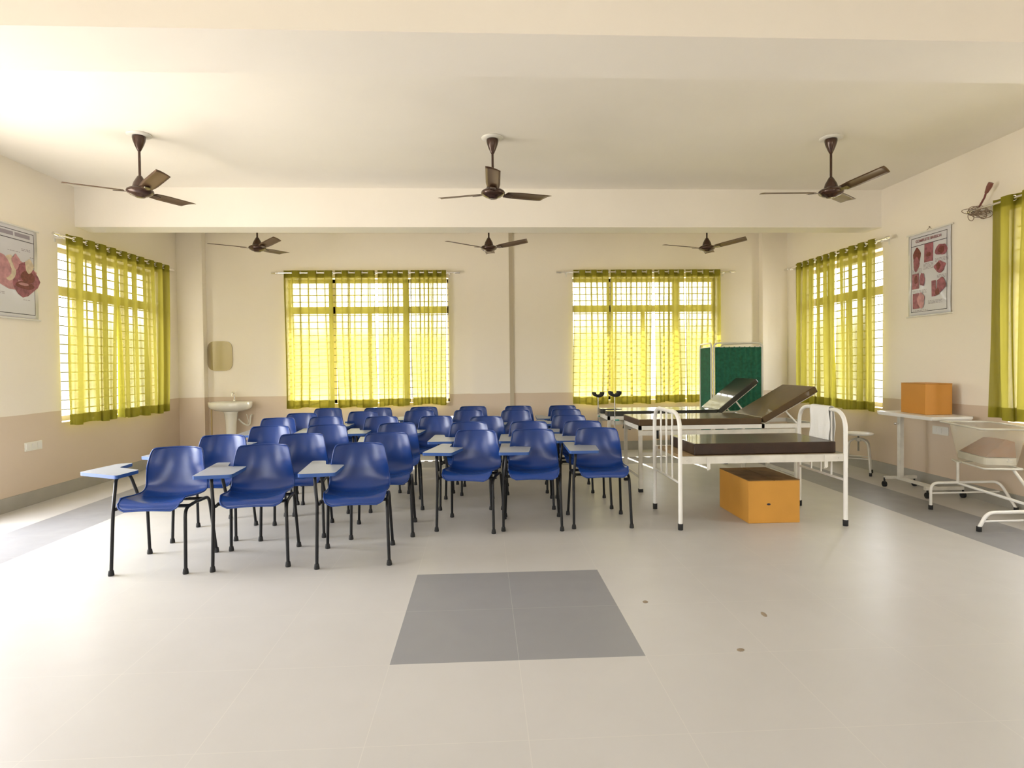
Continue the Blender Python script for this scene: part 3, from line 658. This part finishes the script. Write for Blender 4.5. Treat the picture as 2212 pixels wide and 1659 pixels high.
# ------------------------------------------------------------------ posters
def text_mesh(s, size, mt, parent, name='title'):
    cu = bpy.data.curves.new('t', 'FONT'); cu.body = s; cu.size = size; cu.align_x = 'CENTER'; cu.align_y = 'CENTER'; cu.extrude = .0004; cu.offset = size*.012
    to = bpy.data.objects.new('t', cu); COL.objects.link(to); dg = bpy.context.evaluated_depsgraph_get()
    me = bpy.data.meshes.new_from_object(to.evaluated_get(dg)); bpy.data.objects.remove(to); me.name = name
    me.materials.clear(); me.materials.append(mt); o = bpy.data.objects.new(name, me); COL.objects.link(o); o.parent = parent; return o
def bulge(x, z, w, h): return -.012-.010*sin(pi*(x/w+.5))*sin(pi*(z/h+.5))-.006*sin(3*pi*(z/h+.5))*abs(x/w)
def poster(name, lb, loc, rz, w, h, items, bars, title=None, tbars=()):
    """local: x across, z up, -y into the room"""
    t = thing(name, lb, 'poster', loc, rz)
    F = lambda x, z, e=0: (x, bulge(x, z, w, h)-e, z)
    m = MB(); m.grid(lambda u, v: F((u-.5)*w, (v-.5)*h), 20, 24); sh = m.build('sheet', M_PAPER, t)
    sd = sh.modifiers.new('thick', 'SOLIDIFY'); sd.thickness = .001; sd.offset = 0
    for s in (-1, 1):
        m = MB(); m.tube([(-w/2-.03, -.012, s*h/2), (w/2+.03, -.012, s*h/2)], .009, 8); m.build('roller', M_WHT, t)
    m = MB(); m.tube([(-.05, -.01, h/2), (0, -.005, h/2+.035), (.05, -.01, h/2)], .002, 5); m.lathe([(.006, 0), (.006, .01)], (0, -.006, h/2+.033), 8); m.build('hanging_string', M_WIRE, t)
    def strip(mb, x0, x1, z0, z1, e=.0015):
        n = 16
        if x1-x0 > z1-z0: mb.grid(lambda u, v: F(lerp(x0, x1, u), lerp(z0, z1, v), e), n, 1)
        else: mb.grid(lambda u, v: F(lerp(x0, x1, u), lerp(z0, z1, v), e), 1, n)
    m = MB(); a, b = w/2-.045, h/2-.045; lw = .006
    strip(m, -a, a, b-lw, b); strip(m, -a, a, -b, -b+lw); strip(m, -a, -a+lw, -b, b); strip(m, a-lw, a, -b, b); strip(m, -a, a, b-.095, b-.088)
    m.build('border_lines', M_INK, t)
    m = MB()
    for x, z, bw, rows in bars:
        for r_ in range(rows):
            q = x-bw/2; k = 0
            while q < x+bw/2:
                l_ = .018+.022*((r_*7+k*5) % 4)/3; strip(m, q, min(q+l_, x+bw/2), z-r_*.014, z-r_*.014+.006); q += l_+.008; k += 1
    m.build('caption_lines', M_INKG, t)
    for k, (kind, x, z, sx, sz, mt) in enumerate(items):
        m = MB(); e = .002+.0004*k; n = 18
        if kind == 'rect': m.grid(lambda u, v: F(x+(u-.5)*sx, z+(v-.5)*sz, e), 6, 6)
        else:
            pts = [(0, 0)]+[(cos(2*pi*j/n)*(1+kind*sin(3*2*pi*j/n+k)+kind*.6*sin(5*2*pi*j/n+2*k)), sin(2*pi*j/n)*(1+kind*cos(4*2*pi*j/n+k))) for j in range(n)]
            m.add([F(x+p[0]*sx/2, z+p[1]*sz/2, e) for p in pts], [(0, 1+j, 1+(j+1) % n) for j in range(n)])
        m.build('picture', mt, t)
    if title:
        o = text_mesh(title, .043, M_INKR, t); o.rotation_euler = (pi/2, 0, 0); o.location = (0, -.022, b-.045)
    m2 = MB(); done = False
    for x0, x1 in tbars: strip(m2, x0, x1, b-.062, b-.022); done = True
    if done: m2.build('heading', M_INKG, t)
    return t
R_ = 'rect'
poster('anatomy_poster', 'white rolled anatomy poster with red organ drawing on the left wall', (XL+.002, 5.98, 2.355), pi/2, 1.08, .92,
       [(.10, .20, -.02, .62, .30, M_INKP), (.12, .36, -.06, .38, .34, M_INKR), (.05, .16, .03, .16, .26, M_INKC), (.06, .40, -.03, .20, .12, M_INKD), (.05, .36, -.12, .26, .08, M_INKD), (.05, .34, -.11, .14, .03, M_INKP), (.15, .24, .10, .10, .14, M_INKP), (.10, .42, .08, .12, .14, M_INKC), (.08, .02, .02, .3, .26, M_INKP), (.10, -.2, .0, .4, .3, M_INKR)],
       [(.38, .24, .12, 2), (.22, .20, .16, 1), (.0, .25, .1, 3), (.38, -.27, .1, 1), (.02, -.22, .14, 2), (.46, .17, .05, 1)], None, ((-.4, -.05), (-.03, .22), (.24, .44)))
poster('obstetric_poster', 'white hanging chart titled complete breech on the right wall', (XR-.002, 6.345, 2.335), -pi/2, .62, .92,
       [(.08, -.17, .20, .12, .20, M_INKD), (.10, -.18, .12, .10, .16, M_INKR), (R_, .01, .22, .13, .20, M_INKR), (.14, .01, .20, .07, .05, M_INKD), (.12, .19, .22, .17, .12, M_INKR), (.10, .19, .22, .09, .08, M_INKD), (.13, .17, .04, .15, .12, M_INKR), (.1, .15, .05, .06, .08, M_INKD),
        (R_, -.19, -.07, .11, .17, M_INKR), (.1, -.18, -.05, .06, .1, M_INKD), (.15, -.08, -.06, .08, .15, M_INKR), (R_, -.18, -.29, .10, .17, M_INKR), (.1, -.1, -.29, .11, .17, M_INKP), (R_, .09, -.18, .06, .17, M_INKR), (.12, .19, -.15, .12, .15, M_INKR), (.1, .14, -.22, .06, .08, M_INKD)],
       [(-.17, .06, .16, 4), (.01, .10, .15, 5), (.19, .13, .18, 3), (.19, -.05, .12, 3), (-.13, -.18, .22, 3), (-.12, -.40, .22, 2), (.10, -.31, .20, 3)], 'COMPLETE BREECH')

# ------------------------------------------------------------------ wire bundle on the rod end
t = thing('wire_bundle', 'dusty bundle of loose wires with a connector above the right edge curtain rod', 'wires', (4.80, 5.60, 2.80))
m = MB(); rnd = random.Random(4)
for k in range(16):
    r_ = rnd.uniform(.035, .085); ax = Vector((rnd.uniform(-.4, .4), rnd.uniform(-1, 1), rnd.uniform(-1, 1))).normalized()
    q = ax.to_track_quat('Z', 'Y'); cc = Vector((rnd.uniform(-.02, .02), rnd.uniform(-.07, .09), rnd.uniform(-.035, .05)))
    m.tube([cc+q @ Vector((r_*cos(2*pi*j/14), r_*.6*sin(2*pi*j/14), 0)) for j in range(14)], .0035, 5, closed=True)
m.build('coiled_wires', M_WIRE, t)
m = MB(); m.tube([(0, .02, .03), (.01, -.05, .13), (.0, -.08, .17)], .009, 6)
m.build('cable', M_INKD, t)
m = MB(); m.tube([(0, -.08, .165), (0, -.115, .215), (0, -.135, .245)], [.014, .024, .022], 8); m.build('connector', mat('maroon_plastic', (.20, .07, .05), .5), t)

# ------------------------------------------------------------------ stools
def make_stool(x, y, lb, rz):
    t = thing('revolving_stool', lb, 'stool', (x, y, 0), rz)
    m = MB(); m.lathe([(.15, .478), (.165, .484), (.168, .495), (.16, .505), (.02, .508)], n=28); m.build('seat', M_WHT, t)
    m = MB(); m.lathe([(.011, .28), (.011, .478), (.03, .479)], n=10); m.build('screw_post', M_CHR, t)
    m = MB(); m.lathe([(.03, .40), (.03, .44)], n=12); m.build('hub', M_WHT2, t)
    for k in range(4):
        a = pi/4+k*pi/2; d = Vector((cos(a), sin(a), 0))
        m = MB(); m.tube(arc_path([d*.02+Vector((0, 0, .435)), d*.145+Vector((0, 0, .40)), d*.19+Vector((0, 0, .03))], .09), .0115, 8); lg = m.build('leg', M_WHT2, t)
        m = MB(); e = d*.19; m.lathe([(.016, 0), (.016, .04)], (e.x, e.y, 0), 10); m.build('rubber_foot', M_RUB, lg)
    m = MB(); pts = [Vector((cos(pi/4+k*pi/2), sin(pi/4+k*pi/2), 0))*.17+Vector((0, 0, .2)) for k in range(4)]
    for k in range(4): m.tube([pts[k], pts[(k+1) % 4]], .007, 6)
    m.build('stretcher', M_WHT2, t)
make_stool(4.60, 7.15, 'white round revolving stool by the right wall, seen past the bed end', rad(-36))

# ------------------------------------------------------------------ overbed table and box
t = thing('overbed_table', 'white wheeled overbed table carrying a cardboard box by the right wall', 'table', (4.60, 6.08, 0))
m = MB(); m.prism(round_poly([(-.215, -.42), (.215, -.42), (.215, .42), (-.215, .42)], .03), .80, .825); m.box(-.205, .205, -.40, .40, .788, .80); m.build('table_top', M_WHT, t)
m = MB(); m.box(-.085, -.045, .21, .26, .11, .79); m.build('post', M_WHT2, t)
m = MB(); m.box(-.20, .16, .285, .315, .085, .115); m.box(-.20, .20, -.315, -.285, .085, .115); m.box(-.08, -.05, -.30, .30, .085, .115); m.build('base', M_WHT2, t)
for x, y in ((-.2, .30), (.14, .30), (-.17, -.30), (.20, -.30)):
    m = MB(); m.tube([(x, y, .045), (x, y, .10)], .009, 8); m.tube([(x-.013, y, .030), (x+.013, y, .030)], .03, 16); m.build('castor', M_RUB, t)
m = MB(); m.tube([(-.085, .235, .70), (-.12, .235, .70)], .006, 6); m.lathe([(.014, -.01), (.014, .01)], (-.122, .235, .70), 8); m.build('height_knob', M_CHR, t)
carton('carton', 'orange cardboard box standing on the white overbed table', 4.655-.135, 4.655+.135, 6.10-.20, 6.10+.20, .8262, .32, M_CARD3, rad(-4), False)

# ------------------------------------------------------------------ baby cot
t = thing('baby_cot', 'clear plastic baby cot on a white tubular stand at the right edge', 'cot', (4.42, 5.05, 0))
X0, X1 = -.28, .38
m = MB()
m.tube(arc_path([(X0, .31, .03), (X0, .31, .245), (X1, .31, .245), (X1+.02, .15, .03)], .07), .0125, 10)
m.tube([(X0, .31, .15), (X1, .31, .15)], .008, 8)
m.tube(arc_path([(X0-.16, -.42, .03), (X0-.09, -.42, .15), (X1-.06, -.42, .15), (X1, -.42, .03)], .06), .0145, 10)
m.tube([(X0-.12, -.42, .08), (X1-.04, -.42, .08)], .009, 8)
m.tube([(-.02, .31, .24), (.14, -.42, .15)], .0125, 10)
m.build('stand_base', M_WHT, t)
for x, y in ((X0, .31), (X1+.02, .15), (X0-.16, -.42), (X1, -.42)):
    m = MB(); m.lathe([(.019, 0), (.019, .04)], (x, y, 0), 12); m.build('rubber_foot', M_RUB, t)
RC = Matrix.Rotation(rad(-14), 4, 'Z'); CC = Vector((.155, .20, 0))
cw = lambda x, y, z: CC+RC @ Vector((x, y, 0))+Vector((0, 0, z))
m = MB(); m.tube([(-.02, .31, .24), (-.02, .31, .43)], .013, 10); m.tube([(.14, -.38, .15), (.18, -.05, .43)], .013, 10)
m.tube(arc_path([cw(-.21, .36, .785), cw(-.21, -.36, .785), cw(.21, -.36, .785), cw(.21, .36, .785), cw(-.21, .36, .785)], .06), .009, 8)
m.tube(arc_path([(-.02, .31, .43), cw(-.15, .27, .43), cw(-.15, -.27, .43), cw(.15, -.27, .43), cw(.15, .27, .43), (-.02, .31, .43)], .03), .009, 8)
m.build('cot_frame', M_WHT2, t)
def tub(u, v):
    a = 2*pi*u; k = .74+.26*v; ex = lambda c, s: abs(c)**.5*(1 if c >= 0 else -1)*s
    return tuple(cw(ex(cos(a), .20)*k, ex(sin(a), .35)*k, .44+.35*v))
m = MB(); m.grid(tub, 40, 8)
bt = [tub(j/40, 0) for j in range(40)]; m.add(bt, [tuple(range(40))])
m.build('clear_tub', M_CLEAR, t)
m = MB(); m.prism(round_poly([tuple(cw(x, y, 0))[:2] for x, y in ((-.13, -.24), (.13, -.24), (.13, .24), (-.13, .24))], .05), .46, .52); bev(m.build('cot_mattress', M_WHT2, t), .012)
m = MB(); m.add([tuple(cw(*p)) for p in ((-.12, -.22, .525), (.12, -.22, .525), (.12, .2, .525), (-.12, .2, .525), (.05, -.2, .68), (.12, -.2, .66), (.12, .16, .66), (.06, .16, .66))], [(3, 2, 1, 0), (4, 5, 6, 7), (0, 1, 5, 4), (1, 2, 6, 5), (2, 3, 7, 6), (3, 0, 4, 7)])
o = m.build('folded_cardboard', mat('dark_brown_card', (.26, .11, .018), .7)); o.location = (4.42, 5.05, 0); tag(o, 'brown cardboard piece lying inside the clear baby cot', 'cardboard')
